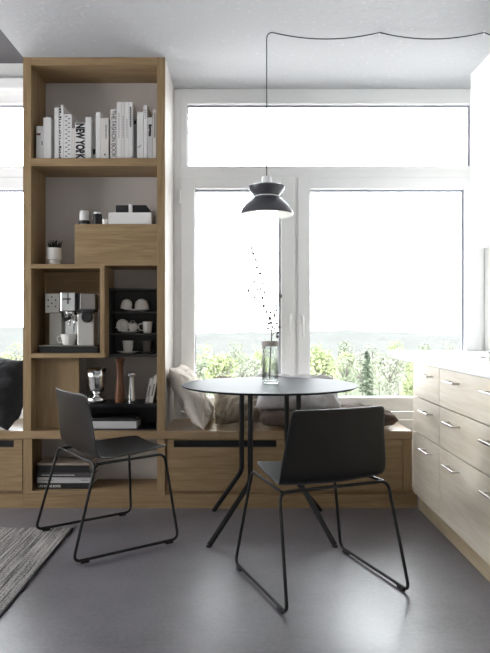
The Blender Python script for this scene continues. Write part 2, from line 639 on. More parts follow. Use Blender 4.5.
for i, a in enumerate(range(192, 470, 17)):
    Y = 62 + (i * 37 % 29)
    tree(a, 349 + (i * 5 % 4), Y, 26 + (i * 7 % 9), leaf_ms[(i * 2 + i // 3) % 3], 'leafy tree of the wood behind the nearer trees outside', 'wood behind the nearer trees', 60 + i, 800)
for i, (a, t, Y, w) in enumerate([(205, 343, 120, 24), (236, 341, 130, 22), (262, 343, 110, 24), (318, 342, 125, 24), (345, 340, 140, 26), (372, 341, 130, 22), (398, 340, 120, 26), (425, 341, 135, 24), (448, 340, 128, 24), (15, 342, 120, 24)]):
    tree(a, t, Y, w, leaf_ms[i % 3], 'small hazy tree far out in the valley below the ridge', 'distant valley trees', 30 + i, 500)

# ------------------------------------------------------------------ window bench
P = lambda a: px(a, YF)
Q = lambda a: pz(a, YF)
zb1, zb0 = 0.4516, 0.405
XBR = 1.0
bench_top = obj('window_seat', B(XL + .01, XBR - .001, YF - .004, YW - .001, zb0, zb1, .003), oak_seat, None, (-0.4, YF, zb0))
tag(bench_top, 'long oak bench board running under the windows and the tall shelving', 'bench')


def cab(name, x0, x1, label, cat, niche=False):
    root = empty(name, ((x0 + x1) / 2, YF, 0), label, cat)
    bm = bmesh.new()
    zt = zb0 - .0005
    t = .018
    box(bm, x0, x0 + t, YF + .02, YW - .002, .1, zt)
    box(bm, x1 - t, x1, YF + .02, YW - .002, .1, zt)
    if niche:
        obj('back_panel', B(x0 + t, x1 - t, 3.9, 3.915, .1, zt), plaster, root)
    else:
        box(bm, x0 + t, x1 - t, YW - .02, YW - .002, .1, zt)
    obj('carcass', bm, oak_z, root)
    obj('bottom_board', B(x0, x1 + (.033 if x1 > .9 else 0), YF + (.0 if niche else .02), YW - .002, Q(491) - .02, Q(491), .001), oak_x, root)
    obj('plinth', B(x0, x1 + (.033 if x1 > .9 else 0), YF + .002, YF + .022, 0, Q(491) - .0205, .001), oak_x, root)
    return root


def drawer_front(root, x0, x1, slot):
    dz0, dz1 = Q(490.5), zb0 - .003
    sx0, sx1 = slot
    sz0, sz1 = Q(447.3), Q(440.2)
    bm = bmesh.new()
    y0, y1 = YF, YF + .02
    box(bm, x0, x1, y0, y1, dz0, sz0)
    box(bm, x0, x1, y0, y1, sz1, dz1)
    box(bm, x0, sx0, y0, y1, sz0, sz1)
    box(bm, sx1, x1, y0, y1, sz0, sz1)
    bmesh.ops.remove_doubles(bm, verts=bm.verts, dist=1e-5)
    d = obj('drawer', bm, oak_x, root)
    bm = bmesh.new()
    box(bm, sx0, sx1, YF + .016, YF + .019, sz0, sz1)
    box(bm, sx0, sx1, YF + .001, YF + .019, sz0, sz0 + .003)
    box(bm, sx0, sx1, YF + .001, YF + .019, sz1 - .003, sz1)
    box(bm, sx0, sx0 + .003, YF + .001, YF + .019, sz0, sz1)
    box(bm, sx1 - .003, sx1, YF + .001, YF + .019, sz0, sz1)
    g_ = obj('grip_recess', bm, black_metal, d)
    g_['label'] = 'black recessed grip slot'


u = cab('bench_drawer_unit', P(165), XBR - .002, 'wide oak bench drawer unit below the right window, behind the round table', 'drawer unit')
drawer_front(u, P(167.7), P(402.6), (P(173.7), P(276.5)))
obj('end_panel', B(P(403.3), XBR - .003, YF, YF + .02, Q(490.5), zb0 - .003, .001), oak_z, u)
u = cab('bench_drawer_unit', XL + .01, P(23), 'oak bench drawer unit below the left window, cut by the photo edge', 'drawer unit')
drawer_front(u, -2.55, P(22.2), (-1.95, P(13.8)))
drawer_front(u, XL + .02, -2.556, (-3.4, -2.62))
u = cab('bench_niche_unit', P(23) + .001, P(165) - .001, 'open oak niche under the tall shelving, holding a stack of books', 'open cabinet', True)
obj('upright', B(P(23) + .001, P(32), YF, YF + .02, Q(491), zb0 - .001, .001), oak_z, u)
obj('upright', B(P(157), P(165) - .001, YF, YF + .02, Q(491), zb0 - .001, .001), oak_z, u)

# ------------------------------------------------------------------ tall shelving unit
sh = empty('shelving_unit', (P(94), YF, zb1), 'tall built-in oak shelving reaching from bench to ceiling', 'shelving')
YS = 3.889
xi0, xi1 = P(31), P(157)
obj('side_panel', B(XP0 + .007, xi0, YF, YS, zb1, ZC - .001, .001), oak_z, sh)
obj('side_panel', B(xi1, XP1 - .007, YF, YS, zb1, ZC - .001, .001), oak_z, sh)
bm = bmesh.new()
box(bm, XP0 + .0005, XP0 + .0069, YF, YF + .02, zb1, ZC - .001)
box(bm, XP1 - .0069, XP1 - .0005, YF, YF + .02, zb1, ZC - .001)
obj('edge_strip', bm, oak_z, sh)
obj('top_panel', B(xi0 + .0003, xi1 - .0003, YF + .001, YS, Q(65), ZC - .001, .001), oak_x, sh)
obj('shelf', B(xi0, xi1, YF + .001, YS, Q(166), Q(158), .001), oak_x, sh)
xd0, xd1 = P(100), P(104.5)
obj('shelf', B(xi0, xd0, YF + .002, YS, Q(268.3), Q(264), .001), oak_x, sh)
obj('shelf', B(xi0, xd1, YF + .002, YS, Q(358), Q(353.3), .001), oak_x, sh)
obj('divider', B(xd0, xd1, YF + .0, YS, Q(353.2), Q(264), .001), oak_z, sh)
obj('drawer_box', B(P(74.6), xi1 - .0005, YF + .001, YS, Q(265.5), Q(224), .001), oak_x, sh)
obj('niche_back', B(xi0, xd0, 3.872, YS, Q(353), Q(268.5)), oak_x, sh)
obj('door_panel', B(xi0, px(79, 3.705), 3.705, 3.725, zb1, Q(358) - .0005, .001), oak_z, sh)
xk = px(79, 3.705)
insert_m = plain('black_shelf_metal', srgb(26, 25, 26), 0.35)
bm = bmesh.new()
zsh1, zsh0 = pz(403.8, 3.65), pz(407, 3.65)
box(bm, xk, xi1 - .001, 3.65, 3.884, zsh0, zsh1, .001)
box(bm, xk, xk + .008, 3.66, 3.884, zb1 + .004, zsh0)
box(bm, xi1 - .009, xi1 - .001, 3.655, 3.884, zb1 + .004, zsh0)
box(bm, xk, xi1 - .001, 3.876, 3.886, zb1 + .004, zsh0)
box(bm, xk, xi1 - .001, 3.64, 3.884, zb1 + .0002, zb1 + .005)
o = obj('metal_insert', bm, insert_m, sh)
o['label'] = 'black metal box with open front and flat top'
obj('back_panel', B(xk, xi1, 3.884, YS, zsh1, Q(290)), plain('dark_grey_back', srgb(168, 160, 154), 0.7), sh)

# black cup rack
YR = 3.725
rk = empty('cup_rack', (px(133, YR), YR, pz(357, YR)), 'black metal cup rack with three open tiers inside the shelving', 'rack')
rx0, rx1, rz0, rz1 = px(109.3, YR), xi1 - .002, pz(357, YR), pz(288.3, YR)
rx0 = max(rx0, xd1 + .0006)
obj('side_panel', B(rx0, rx0 + .004, YR, 3.884, rz0, rz1), rack_black, rk)
obj('side_panel', B(rx1 - .004, rx1, YR, 3.884, rz0, rz1), rack_black, rk)
obj('back_panel', B(rx0 + .004, rx1 - .004, 3.880, 3.884, rz0, rz1), rack_black, rk)
tiers = []
for a in (288.3, 311.3, 333.3, 354.0):
    z1 = pz(a, YR)
    obj('tier', B(rx0 + .004, rx1 - .004, YR, 3.880, z1 - (.010 if a < 350 else .016), z1), rack_black, rk)
    tiers.append(z1)

# ------------------------------------------------------------------ crockery on the rack
def cup_prof(r0, r1, h, t=.0035):
    return [(0, 0), (r0 * .8, 0), (r0, .004), (r0 + (r1 - r0) * .5, h * .45), (r1, h), (r1 - t, h), (r0 + (r1 - r0) * .5 - t, h * .45), (r0 - t, .008), (0, .008)]


def bowl_prof(r0, r1, h, t=.003):
    return [(0, 0), (r0 * .7, 0), (r0, .004), (r0 + (r1 - r0) * .62, h * .22), (r0 + (r1 - r0) * .92, h * .55), (r1, h), (r1 - t, h), (r0 + (r1 - r0) * .92 - t, h * .55), (r0 + (r1 - r0) * .6 - t, h * .26), (0, .008)]


def handle_pts(r, h, ang):
    d = Vector((math.cos(ang), math.sin(ang), 0))
    return fillet([d * r * .93 + Vector((0, 0, h * .82)), d * (r + h * .42) + Vector((0, 0, h * .8)), d * (r + h * .36) + Vector((0, 0, h * .28)), d * r * .88 + Vector((0, 0, h * .22))], h * .3)


def cup(loc, r0, r1, h, label, mat=porcelain, rot=None, ang=None, name='coffee_cup', cat='cup', group=None, prof=None):
    M = Matrix.Translation(loc) @ (rot.to_4x4() if rot is not None else Matrix.Identity(4))
    root = empty(name, loc, label, cat, group)
    bm = lathe(bmesh.new(), (prof or cup_prof)(r0, r1, h), seg=28)
    bmesh.ops.transform(bm, matrix=M, verts=bm.verts)
    obj('cup_body', bm, mat, root, smooth=50)
    if ang is not None:
        bm = tube(bmesh.new(), handle_pts((r0 + r1) / 2, h, ang), h * .055, 7)
        bmesh.ops.transform(bm, matrix=M, verts=bm.verts)
        obj('handle', bm, mat, root, smooth=True)
    return root


def saucer(loc, r, label, mat=porcelain):
    o = obj('saucer', Lt([(0, 0), (r * .55, 0), (r * .6, .003), (r, .011), (r, .014), (r * .55, .006), (0, .006)], loc, 32), mat, None, loc, smooth=50)
    return tag(o, label, 'saucer', 'saucers on the black cup rack')


Rx = lambda a: Matrix.Rotation(math.radians(a), 3, 'X')
Ry = lambda a: Matrix.Rotation(math.radians(a), 3, 'Y')
Rz = lambda a: Matrix.Rotation(math.radians(a), 3, 'Z')
YC = 3.80
c = lambda a: px(a, YC)
gc = 'cups on the black cup rack'
saucer((c(136.5), YC, tiers[1] + .0003), .078, 'white saucer on the top tier of the black rack, under two upturned cups')
cup((c(128.0), YC - .012, tiers[1] + .0745), .018, .035, .062, 'left of two white cups turned over together on the top tier', rot=Ry(180 + 10), group=gc, prof=bowl_prof)
cup((c(141.2), YC - .012, tiers[1] + .0765), .020, .044, .064, 'right of two white cups turned over together on the top tier', rot=Ry(180 - 6), group=gc, prof=bowl_prof)
saucer((c(128.5), YC, tiers[2] + .0003), .072, 'white saucer on the middle tier of the black rack, under small cups')
cup((c(123.5), YC + .03, tiers[2] + .056), .022, .040, .056, 'small white cup lying with its mouth forward on the middle tier', rot=Rx(100) @ Rz(20), ang=PI, group=gc)
cup((c(137.6), YC - .005, tiers[2] + .046), .020, .034, .048, 'smallest white cup, tipped against its neighbour on the middle tier', rot=Ry(-108), ang=.5, group=gc)
cup((c(148.2), YC - .03, tiers[2] + .0003), .025, .030, .070, 'upright white mug with handle on the middle tier', ang=PI - .1, name='mug', cat='mug', group=gc)
saucer((c(127.7), YC, tiers[3] + .0003), .068, 'white saucer on the bottom tier of the black rack, under an upright cup')
cup((c(128), YC, tiers[3] + .0066), .026, .034, .072, 'upright white handleless cup on the bottom tier', group=gc)
saucer((c(147.5) - .003, YC + .01, tiers[3] + .0003), .05, 'dark grey saucer on the bottom tier of the black rack', grey_cup)
cup((c(147.5) - .003, YC + .01, tiers[3] + .0066), .025, .029, .070, 'grey stoneware cup on the bottom tier, beside the shelving side', grey_cup, group=gc)

# ------------------------------------------------------------------ coffee machine
YM = 3.69
a_ = lambda v: px(v, YM)
b_ = lambda v: pz(v, YM)
zs = Q(353.3) + .0004
cm = empty('espresso_machine', (a_(70), YM + .08, zs), 'steel espresso machine on a black base in the shelving niche', 'coffee machine')
obj('base_tray', B(a_(40.5), a_(99), YM - .035, 3.868, zs, b_(346.2), .003), black_plastic, cm)
obj('tray_rim', B(a_(40.2), a_(96), YM - .037, YM + .05, b_(346.1), b_(345.3), .001), dull_steel, cm)
obj('body', B(a_(47.5), a_(96.5), YM + .075, 3.868, b_(345.3), b_(293), .004), dull_steel, cm)
obj('side_column', B(a_(48), a_(60.5), YM + .02, YM + .075, b_(345.3), b_(313), .003), dull_steel, cm)
cp = obj('control_panel', B(a_(45.7), a_(60), YM - .015, YM + .077, b_(313), b_(293.4), .004), dull_steel, cm)
for i in range(3):
    for j in range(4):
        zc_, xc_ = b_(297 + j * 3.2), a_(49.0 + i * 3.6)
        obj('button', B(xc_ - .0045, xc_ + .0045, YM - .0175, YM - .013, zc_ - .0038, zc_ + .0038, .001), black_plastic if (i + j) % 2 else gasket_m, cp)
hd = obj('boiler_head', B(a_(61.5), a_(76), YM - .025, YM + .077, b_(311.5), b_(292.3), .006), chrome, cm)
bm = bmesh.new()
box(bm, a_(63.8), a_(72), YM - .0262, YM - .024, b_(298.9), b_(298.2))
box(bm, a_(63.8), a_(72), YM - .0262, YM - .024, b_(300.0), b_(299.3))
box(bm, a_(68.2), a_(68.9), YM - .0264, YM - .024, b_(304), b_(292.8))
box(bm, a_(69.6), a_(70.2), YM - .0264, YM - .024, b_(304), b_(292.8))
obj('emblem', bm, black_plastic, hd)
obj('head_side', B(a_(76.2), a_(80), YM - .01, YM + .077, b_(312), b_(293), .003), black_plastic, cm)
obj('bean_hopper', B(a_(80.2), a_(95.8), YM - .01, YM + .074, b_(309.5), b_(293.6), .004), plain('smoked_plastic', srgb(126, 122, 118), 0.15), cm)
obj('hopper_collar', B(a_(76), a_(95.2), YM - .014, YM + .074, b_(311.6), b_(309.3), .002), black_plastic, cm)
obj('splash_plate', B(a_(61.8), a_(78), YM + .068, YM + .0748, b_(345), b_(312.5), .001), chrome, cm)
bm = lathe(bmesh.new(), [(0, 0), (.03, 0), (.034, .006), (.034, .022), (0, .022)], (a_(69), YM + .022, b_(316)), 24)
obj('group_head', bm, chrome, cm, smooth=40)
bm = lathe(bmesh.new(), [(0, 0), (.024, 0), (.027, .005), (.027, .018), (0, .018)], (a_(69), YM + .022, b_(319.2)), 24)
pf = obj('portafilter', bm, steel, cm, smooth=40)
obj('grip', T([(a_(69), YM + .0, b_(317.7)), (a_(68), YM - .06, b_(319.5))], .0125, 10), black_plastic, pf, smooth=40)
obj('spout', T(fillet([(a_(69), YM + .022, b_(319)), (a_(69), YM + .022, b_(322)), (a_(69), YM + .01, b_(325))], .01), .007), chrome, pf, smooth=True)
obj('steam_wand', T(fillet([(a_(74.5), YM + .03, b_(311)), (a_(74.5), YM + .0, b_(316)), (a_(74.0), YM - .01, b_(336))], .02), .0045), chrome, cm, smooth=True)
mk = obj('milk_container', B(a_(78.3), a_(94.5), YM - .02, YM + .072, b_(345.3), b_(314), .004), plain('satin_silver', srgb(196, 193, 188), 0.35, .6), cm)
bm = bmesh.new()
lathe(bm, [(0, 0), (.030, 0), (.034, .006), (.034, .02), (.028, .028), (0, .028)], (0, 0, 0), 20)
bmesh.ops.transform(bm, matrix=Matrix.Translation((a_(88.5), YM - .02, b_(317))) @ Matrix.Rotation(PI / 2, 4, 'X'), verts=bm.verts)
obj('knob', bm, black_plastic, mk, smooth=40)
obj('steam_dial', B(a_(83), a_(95), YM - .032, YM - .012, b_(313.5), b_(309.8), .004), black_plastic, mk)
cup((a_(68.5), YM + .004, b_(345.3) + .0004), .034, .048, .066, 'wide white cup with handle standing on the espresso machine tray', ang=PI)

# ------------------------------------------------------------------ things on the upper shelves
def P2(Y): return (lambda v: px(v, Y)), (lambda v: pz(v, Y))


YT = 3.72
xq, zq = P2(YT)
zt_ = Q(264) + .0004
pot = empty('plant_pot', (xq(54), YT, zt_), 'white stepped plant pot with a dark succulent on the left shelf', 'plant')
h1 = .104
obj('pot', Lt([(0, 0), (.037, 0), (.039, .003), (.040, .030), (.046, .034), (.047, h1), (.043, h1), (.041, h1 - .012), (0, h1 - .012)], (xq(54), YT, zt_), 32), porcelain, pot, smooth=40)
rnd = random.Random(11)
bm = bmesh.new()
for k in range(26):
    a, rr = rnd.uniform(0, 6.28), rnd.uniform(0, .032)
    bx, by = xq(54) + rr * math.cos(a), YT + rr * math.sin(a)
    hgt = rnd.uniform(.018, .052)
    tube(bm, [(bx, by, zt_ + h1 - .014), (bx + rr * .3 * math.cos(a), by, zt_ + h1 + hgt * .5), (bx + rr * .6 * math.cos(a), by, zt_ + h1 + hgt)], rnd.uniform(.005, .008), 7, taper=lambda t: 1.1 - .8 * t)
obj('leaves', bm, plain('dark_succulent', srgb(44, 46, 44), 0.6), pot, smooth=True)

YT = 3.72
xq, zq = P2(YT)
zt_ = Q(224) + .0004
zl = lambda v: zt_ + (v / 620 * YT)
jar = empty('tumbler', (xq(84), YT, zt_), 'white tapered tumbler with a black band near its foot, on the oak drawer box', 'tumbler')
obj('tumbler_body', Lt([(0, 0), (.032, 0), (.032, zl(15.5) - zt_), (.0, zl(15.5) - zt_)], (xq(84.3), YT, zt_), 28, wob=None) if False else Lt([(0, 0), (.031, 0), (.032, .012), (.027, .088), (.025, .093), (0, .093)], (xq(84.3), YT, zt_), 28), porcelain, jar, smooth=40)
obj('band', Lt([(.0325, .012), (.0335, .013), (.032, .034), (.031, .035), (.028, .0345), (.029, .0125), (.0325, .012)], (xq(84.3), YT, zt_), 28), black_plastic, jar, smooth=40)
jar = empty('tumbler', (xq(97.5), YT, zt_), 'black tapered tumbler with a white lid, on the oak drawer box', 'tumbler')
obj('tumbler_body', Lt([(0, 0), (.033, 0), (.034, .01), (.026, .074), (0, .074)], (xq(97.7), YT, zt_), 28), black_plastic, jar, smooth=40)
obj('lid', Lt([(0, .0742), (.024, .0742), (.025, .08), (.021, .086), (0, .087)], (xq(97.7), YT, zt_), 28), porcelain, jar, smooth=40)
o = cup((xq(106.2), YT - .03, zt_), .014, .018, .038, 'tiny white cup between the black tumbler and the white box')
bx = empty('storage_box', (xq(132), YT, zt_), 'white open box with black packets and a white strap, on the oak drawer box', 'box')
zz = zl(12)
bm = bmesh.new()
x0_, x1_, y0_, y1_ = xq(111.2), xq(153.2), 3.645, 3.80
box(bm, x0_, x1_, y0_, y1_, zt_, zt_ + .004)
box(bm, x0_, x1_, y0_, y0_ + .004, zt_ + .004, zz)
box(bm, x0_, x1_, y1_ - .004, y1_, zt_ + .004, zz)
box(bm, x0_, x0_ + .004, y0_ + .004, y1_ - .004, zt_ + .004, zz)
box(bm, x1_ - .004, x1_, y0_ + .004, y1_ - .004, zt_ + .004, zz)
obj('tray', bm, paper_white, bx)
obj('black_packet', B(xq(117.4), xq(130.3), 3.67, 3.77, zt_ + .0045, zl(20), .003), black_plastic, bx)
bm = bmesh.new()
pts = [(134, 5), (134, 20), (147.3, 20), (151, 15.5), (151, 5)]
f0 = [bm.verts.new((xq(a), 3.67, zl(b))) for a, b in pts]
f1 = [bm.verts.new((xq(a), 3.77, zl(b))) for a, b in pts]
bm.faces.new(f0); bm.faces.new(f1[::-1])
for i in range(5):
    j = (i + 1) % 5
    bm.faces.new((f0[i], f0[j], f1[j], f1[i]))
obj('black_packet', bm, black_plastic, bx)
obj('strap', B(xq(130.4), xq(133.9), 3.66, 3.78, zt_ + .0045, zl(20.4), .002), paper_white, bx)

# ------------------------------------------------------------------ books on the top shelf
zbk = Q(158) + .0004
cov = {w: plain('cover_' + w, srgb(*c_), 0.6) for w, c_ in dict(white=(224, 222, 221), cream=(214, 210, 206), silver=(196, 194, 194), grey=(150, 147, 147), dark=(64, 61, 62), black=(30, 29, 30)).items()}


def book(x0, x1, y0, y1, z0, z1, cover, label, group, lie=False):
    root = empty('book', ((x0 + x1) / 2, (y0 + y1) / 2, z0), label, 'book', group)
    bm = bmesh.new()
    t = .0022
    if not lie:
        box(bm, x0, x0 + t, y0 + .0012, y1, z0, z1)
        box(bm, x1 - t, x1, y0 + .0012, y1, z0, z1)
        box(bm, x0, x1, y0, y0 + t, z0, z1, .0009)
        obj('cover', bm, cover, root)
        obj('pages', B(x0 + t, x1 - t, y0 + t, y1 - .004, z0 + .003, z1 - .004), paper_white, root)
    else:
        box(bm, x0, x1, y0 + .0012, y1, z0, z0 + t)
        box(bm, x0, x1, y0 + .0012, y1, z1 - t, z1)
        box(bm, x0, x1, y0, y0 + t, z0, z1, .0009)
        obj('cover', bm, cover, root)
        obj('pages', B(x0 + .003, x1 - .003, y0 + t, y1 - .004, z0 + t, z1 - t), paper_white, root)
    return root


YK = 3.65
gb = 'books standing on the top shelf'
bk = {}
rows = [
    (36.2, 43.0, 126, 0, 'white', 'short white book with a dark red mark, at the left end of the top shelf'),
    (43.2, 50.8, 117.5, 0, 'white', 'plain thick white book, second from the left end of the top shelf'),
    (51.6, 54.2, 122.5, .05, 'silver', 'thin grey white book pushed back, right of the plain thick white book'),
    (54.5, 58.7, 107.5, 0, 'white', 'tall slim plain white book left of the black-speckled spine'),
    (59.0, 63.4, 105, 0, 'white', 'tall white book with black speckled edge lettering on its spine'),
    (63.6, 71.8, 114, 0, 'white', 'thick white book with fine grey outline lettering along the spine'),
    (72.0, 74.9, 128, 0, 'cream', 'low thin white book left of the book reading NEW YORK'),
    (75.1, 85.4, 122.5, 0, 'white', 'white book with bold black NEW YORK down its spine'),
    (85.6, 90.9, 117, 0, 'white', 'plain white book directly right of the NEW YORK book'),
    (91.4, 95.4, 121, .05, 'silver', 'grey book pushed back, with a black block at the foot of its spine'),
    (95.7, 100.3, 112, 0, 'white', 'tall slim white book left of the one with small vertical type'),
    (100.5, 108.6, 118, 0, 'cream', 'wide white book with small dark vertical type high on its spine'),
    (110.4, 116.8, 109, 0, 'cream', 'off white book with large dark letters reading THE FASHION BOOK'),
    (117.0, 121.0, 102, 0, 'white', 'tallest white volume next to THE FASHION BOOK, first of four equal volumes'),
    (121.1, 124.8, 102, 0, 'cream', 'second of the four equal tall white volumes'),
    (124.9, 128.5, 102, 0, 'white', 'third of the four equal tall white volumes'),
    (128.6, 132.5, 102, 0, 'white', 'last of the four equal tall white volumes, with black type near its top'),
    (133.1, 136.5, 118, .05, 'grey', 'grey book pushed back, right of the four equal tall volumes'),
    (137.0, 143.3, 112, 0, 'white', 'white book with a small black tick low on its spine'),
    (143.5, 147.1, 105, 0, 'white', 'tall narrow white book left of the bold black word'),
    (147.4, 152.5, 117.5, 0, 'silver', 'pale grey book with a bold black word logos on its spine'),
    (152.7, 156.4, 109, 0, 'cream', 'slim cream book at the right end of the top shelf'),
]
DZ = (0, 0, -1)
UX = (1, 0, 0)
for i, (l, rr, t, back, cv, lab) in enumerate(rows):
    Yb = YK + back
    b0 = book(px(l, Yb), px(rr, Yb), Yb, Yb + .16 + .01 * (i % 4) - back * .2, zbk, pz(t, Yb), cov[cv], lab, gb)
    bk[i] = b0
yk = YK - .0003


def spine(i, s, m_, y0, y1, x0, x1, bold=0.0):
    text_obj(s, m_, bk[i], ((px(x0, YK) + px(x1, YK)) / 2, yk, (pz(y0, YK) + pz(y1, YK)) / 2), pz(y0, YK) - pz(y1, YK), px(x1, YK) - px(x0, YK), DZ, UX, bold)


spine(7, 'NEW YORK', ink, 123.4, 159.3, 75.7, 84.9, .06)
spine(12, 'THE FASHION BOOK', ink_dark, 110.5, 157.5, 111.5, 116.1, .012)
spine(20, 'logos', ink, 124.5, 136.5, 147.8, 152.0, .08)


def marks(i, cells, m_, name='spine_print', Y=YK):
    bm = bmesh.new()
    for (x0, x1, y0, y1) in cells:
        box(bm, px(x0, Y), px(x1, Y), Y - .0008, Y + .0001, pz(y1, Y), pz(y0, Y))
    obj(name, bm, m_, bk[i])


marks(0, [(36.6, 40.5, 133.2, 135.2)], ink_red)
marks(0, [(41.6, 42.6, 141, 145)], ink_grey)
rnd = random.Random(5)
marks(4, [(59.2, 59.2 + rnd.uniform(.8, 2.2), y, y + rnd.uniform(.8, 2.2)) for y in [105.6 + 2.7 * k for k in range(20)]], ink)
marks(5, [(65.2 + (k % 2) * 2.6, 67 + (k % 2) * 2.6 + .4, 116 + 2.2 * k, 117 + 2.2 * k) for k in range(19)], ink_grey)
marks(9, [(91.8, 95.2, 149, 154.5)], ink, Y=YK + .05)
marks(11, [(105.4, 106.6, 125 + 1.25 * k, 125.9 + 1.25 * k) for k in range(11)], ink_grey)
marks(11, [(104.4, 105.6, 153.5, 155.5)], ink)
for q, (bi, x) in enumerate([(13, 118.6), (14, 122.7), (15, 126.6)]):
    marks(bi, [(x, x + .7, 113 + 3 * q + 1.6 * k, 114 + 3 * q + 1.6 * k) for k in range(16 - 2 * q)], ink_grey)
marks(16, [(129.7, 131.3, 107 + 1.7 * k, 108.2 + 1.7 * k) for k in range(12)], ink)
bm = tube(bmesh.new(), [(px(137.6, YK), yk, pz(147, YK)), (px(139.2, YK), yk, pz(147.2, YK)), (px(141.2, YK), yk, pz(144.8, YK))], .0018, 6)
obj('spine_print', bm, ink, bk[18])
marks(19, [(144.6, 145.8, 110 + 2 * k, 111 + 2 * k) for k in range(5)], ink_grey)
marks(21, [(153.8, 155.4, 113 + 1.8 * k, 114.2 + 1.8 * k) for k in range(14)], ink_grey)
marks(17, [(133.6, 136, 120.5, 124)], ink, Y=YK + .05)

# ------------------------------------------------------------------ things on the black insert
YN = 3.72
xq, zq = P2(YN)
zi = zsh1 + .0004
prof = [(0, 0), (.052, 0), (.058, .008), (.057, .026), (.050, .034), (.020, .038), (.017, .046), (.030, .056), (.046, .075), (.053, .105), (.055, .150), (.060, .205), (.057, .205), (.052, .150), (.048, .105), (.038, .075), (0, .066)]
tag(obj('metal_goblet', Lt(prof, (xq(96.5), YN, zi), 40, wob=lambda a: 1 + .02 * math.cos(8 * a)), chrome, None, (xq(96.5), YN, zi), smooth=True), 'polished silver footed goblet on the black metal shelf', 'goblet')
mill = empty('pepper_mill', (xq(119.8), YN, zi), 'tall turned walnut pepper mill on the black metal shelf', 'pepper mill')
hm = .262
obj('mill_body', Lt([(0, 0), (.027, 0), (.0285, .006), (.028, .06), (.023, .12), (.020, .17), (.0205, hm - .045), (.024, hm - .036), (.024, hm - .028), (.0, hm - .028)], (xq(119.8), YN, zi), 28), walnut, mill, smooth=40)
obj('mill_head', Lt([(0, hm - .0275), (.016, hm - .0275), (.026, hm - .018), (.028, hm - .008), (.024, hm), (0, hm + .003)], (xq(119.8), YN, zi), 28), walnut, mill, smooth=40)
YN2 = 3.69
xq2, zq2 = P2(YN2)
mill = empty('pepper_mill', (xq2(131.5), YN2, zi), 'shorter chrome pepper mill with mushroom head on the black metal shelf', 'pepper mill')
obj('mill_body', Lt([(0, 0), (.0195, 0), (.021, .005), (.0205, .03), (.015, .09), (.013, .13), (.014, .148), (0, .148)], (xq2(131.5), YN2, zi), 28), chrome, mill, smooth=40)
obj('mill_head', Lt([(0, .1485), (.012, .1485), (.013, .156), (.026, .163), (.028, .170), (.024, .178), (.01, .183), (0, .184)], (xq2(131.5), YN2, zi), 28), chrome, mill, smooth=40)


def lean_book(xb, th, wd, h, ang, cover, label, Y0, g_):
    root = empty('book', (xb, Y0, zi), label, 'book', g_)
    M = Matrix.Translation((xb, 0, zi)) @ Matrix.Rotation(math.radians(ang), 4, 'Y')
    t = .0018
    bm = bmesh.new()
    box(bm, 0, t, Y0 + .001, Y0 + wd, 0, h); box(bm, th - t, th, Y0 + .001, Y0 + wd, 0, h); box(bm, 0, th, Y0, Y0 + t, 0, h)
    bmesh.ops.transform(bm, matrix=M, verts=bm.verts)
    obj('cover', bm, cover, root)
    bm = B(t, th - t, Y0 + t, Y0 + wd - .004, .003, h - .003)
    bmesh.ops.transform(bm, matrix=M, verts=bm.verts)
    obj('pages', bm, paper_white, root)
    bm = B(th * .3, th * .7, Y0 - .0006, Y0 + .0002, h * .25, h * .7)
    bmesh.ops.transform(bm, matrix=M, verts=bm.verts)
    obj('spine_print', bm, ink_grey, root)


gl = 'paperbacks leaning on the black shelf'
lean_book(xq(145.2), .020, .13, .148, 11.5, cov['silver'], 'outer of two leaning pale paperbacks, nearest the chrome pepper mill', YN - .01, gl)
lean_book(xq(145.2) + .0225, .022, .13, .165, 11.5, cov['cream'], 'inner of two leaning pale paperbacks, against the oak shelving side', YN - .01, gl)
zb_ = zb1 + .0054
b0 = book(px(86, 3.67), px(136.5, 3.67), 3.67, 3.85, zb_, zb_ + .042, cov['silver'], 'thick pale book lying flat in the black metal box', 'books lying in the black box', True)
b0 = book(px(86, 3.67) + .01, px(134.8, 3.67), 3.682, 3.85, zb_ + .0424, zb_ + .058, cov['black'], 'black book lying on the thick pale book in the black box', 'books lying in the black box', True)

# ------------------------------------------------------------------ stack of books in the low niche
zs0 = Q(491) + .0004
gs = 'stacked books in the bench niche'
ys = 3.66


def stack_book(x0, x1, y0, dep, za, zb_, cover, label, rot=0.0):
    b = book(x0, x1, y0, y0 + dep, za, zb_, cover, label, gs, True)
    b.rotation_euler.z = math.radians(rot)
    return b


SX = lambda v: px(v, ys)
stk = [(484.6, 'black', 37.5, 89.5, 'black book with white capital lettering, bottom of the niche stack'),
       (478.8, 'silver', 36.8, 90.0, 'white spined book, second from the bottom of the niche stack'),
       (474.0, 'dark', 37.2, 91.2, 'dark grey book with a fine white title line, middle of the niche stack'),
       (466.8, 'black', 38.0, 89.0, 'thick plain black book, second from the top of the niche stack'),
       (464.8, 'cream', 37.0, 90.0, 'tan covered thin book on top of the niche stack')]
za = zs0
bs = []
cov['cream_tan'] = plain('cover_tan', srgb(150, 138, 124), 0.6)
for i, (yt, cv, l, rr, lab) in enumerate(stk):
    zt1 = zs0 + (491 - 0.6 - yt) / 620 * ys
    bs.append(stack_book(SX(l), SX(rr), ys + .004 * (i % 2), .205 - .008 * i, za, zt1 - .0004, cov['cream_tan'] if i == 4 else cov[cv], lab, [0, .6, -.5, .8, -1.2][i]))
    za = zt1
def stack_text(i, s, m_, l, rr, hfrac, bold=0.02):
    b = bs[i]
    z0, z1 = (zs0 if i == 0 else zs0 + (490.4 - stk[i - 1][0]) / 620 * ys), zs0 + (490.4 - stk[i][0]) / 620 * ys
    text_obj(s, m_, b, ((SX(l) + SX(rr)) / 2, ys + .004 * (i % 2) - .0004, (z0 + z1) / 2), SX(rr) - SX(l), (z1 - z0) * hfrac, (1, 0, 0), (0, 0, 1), bold)
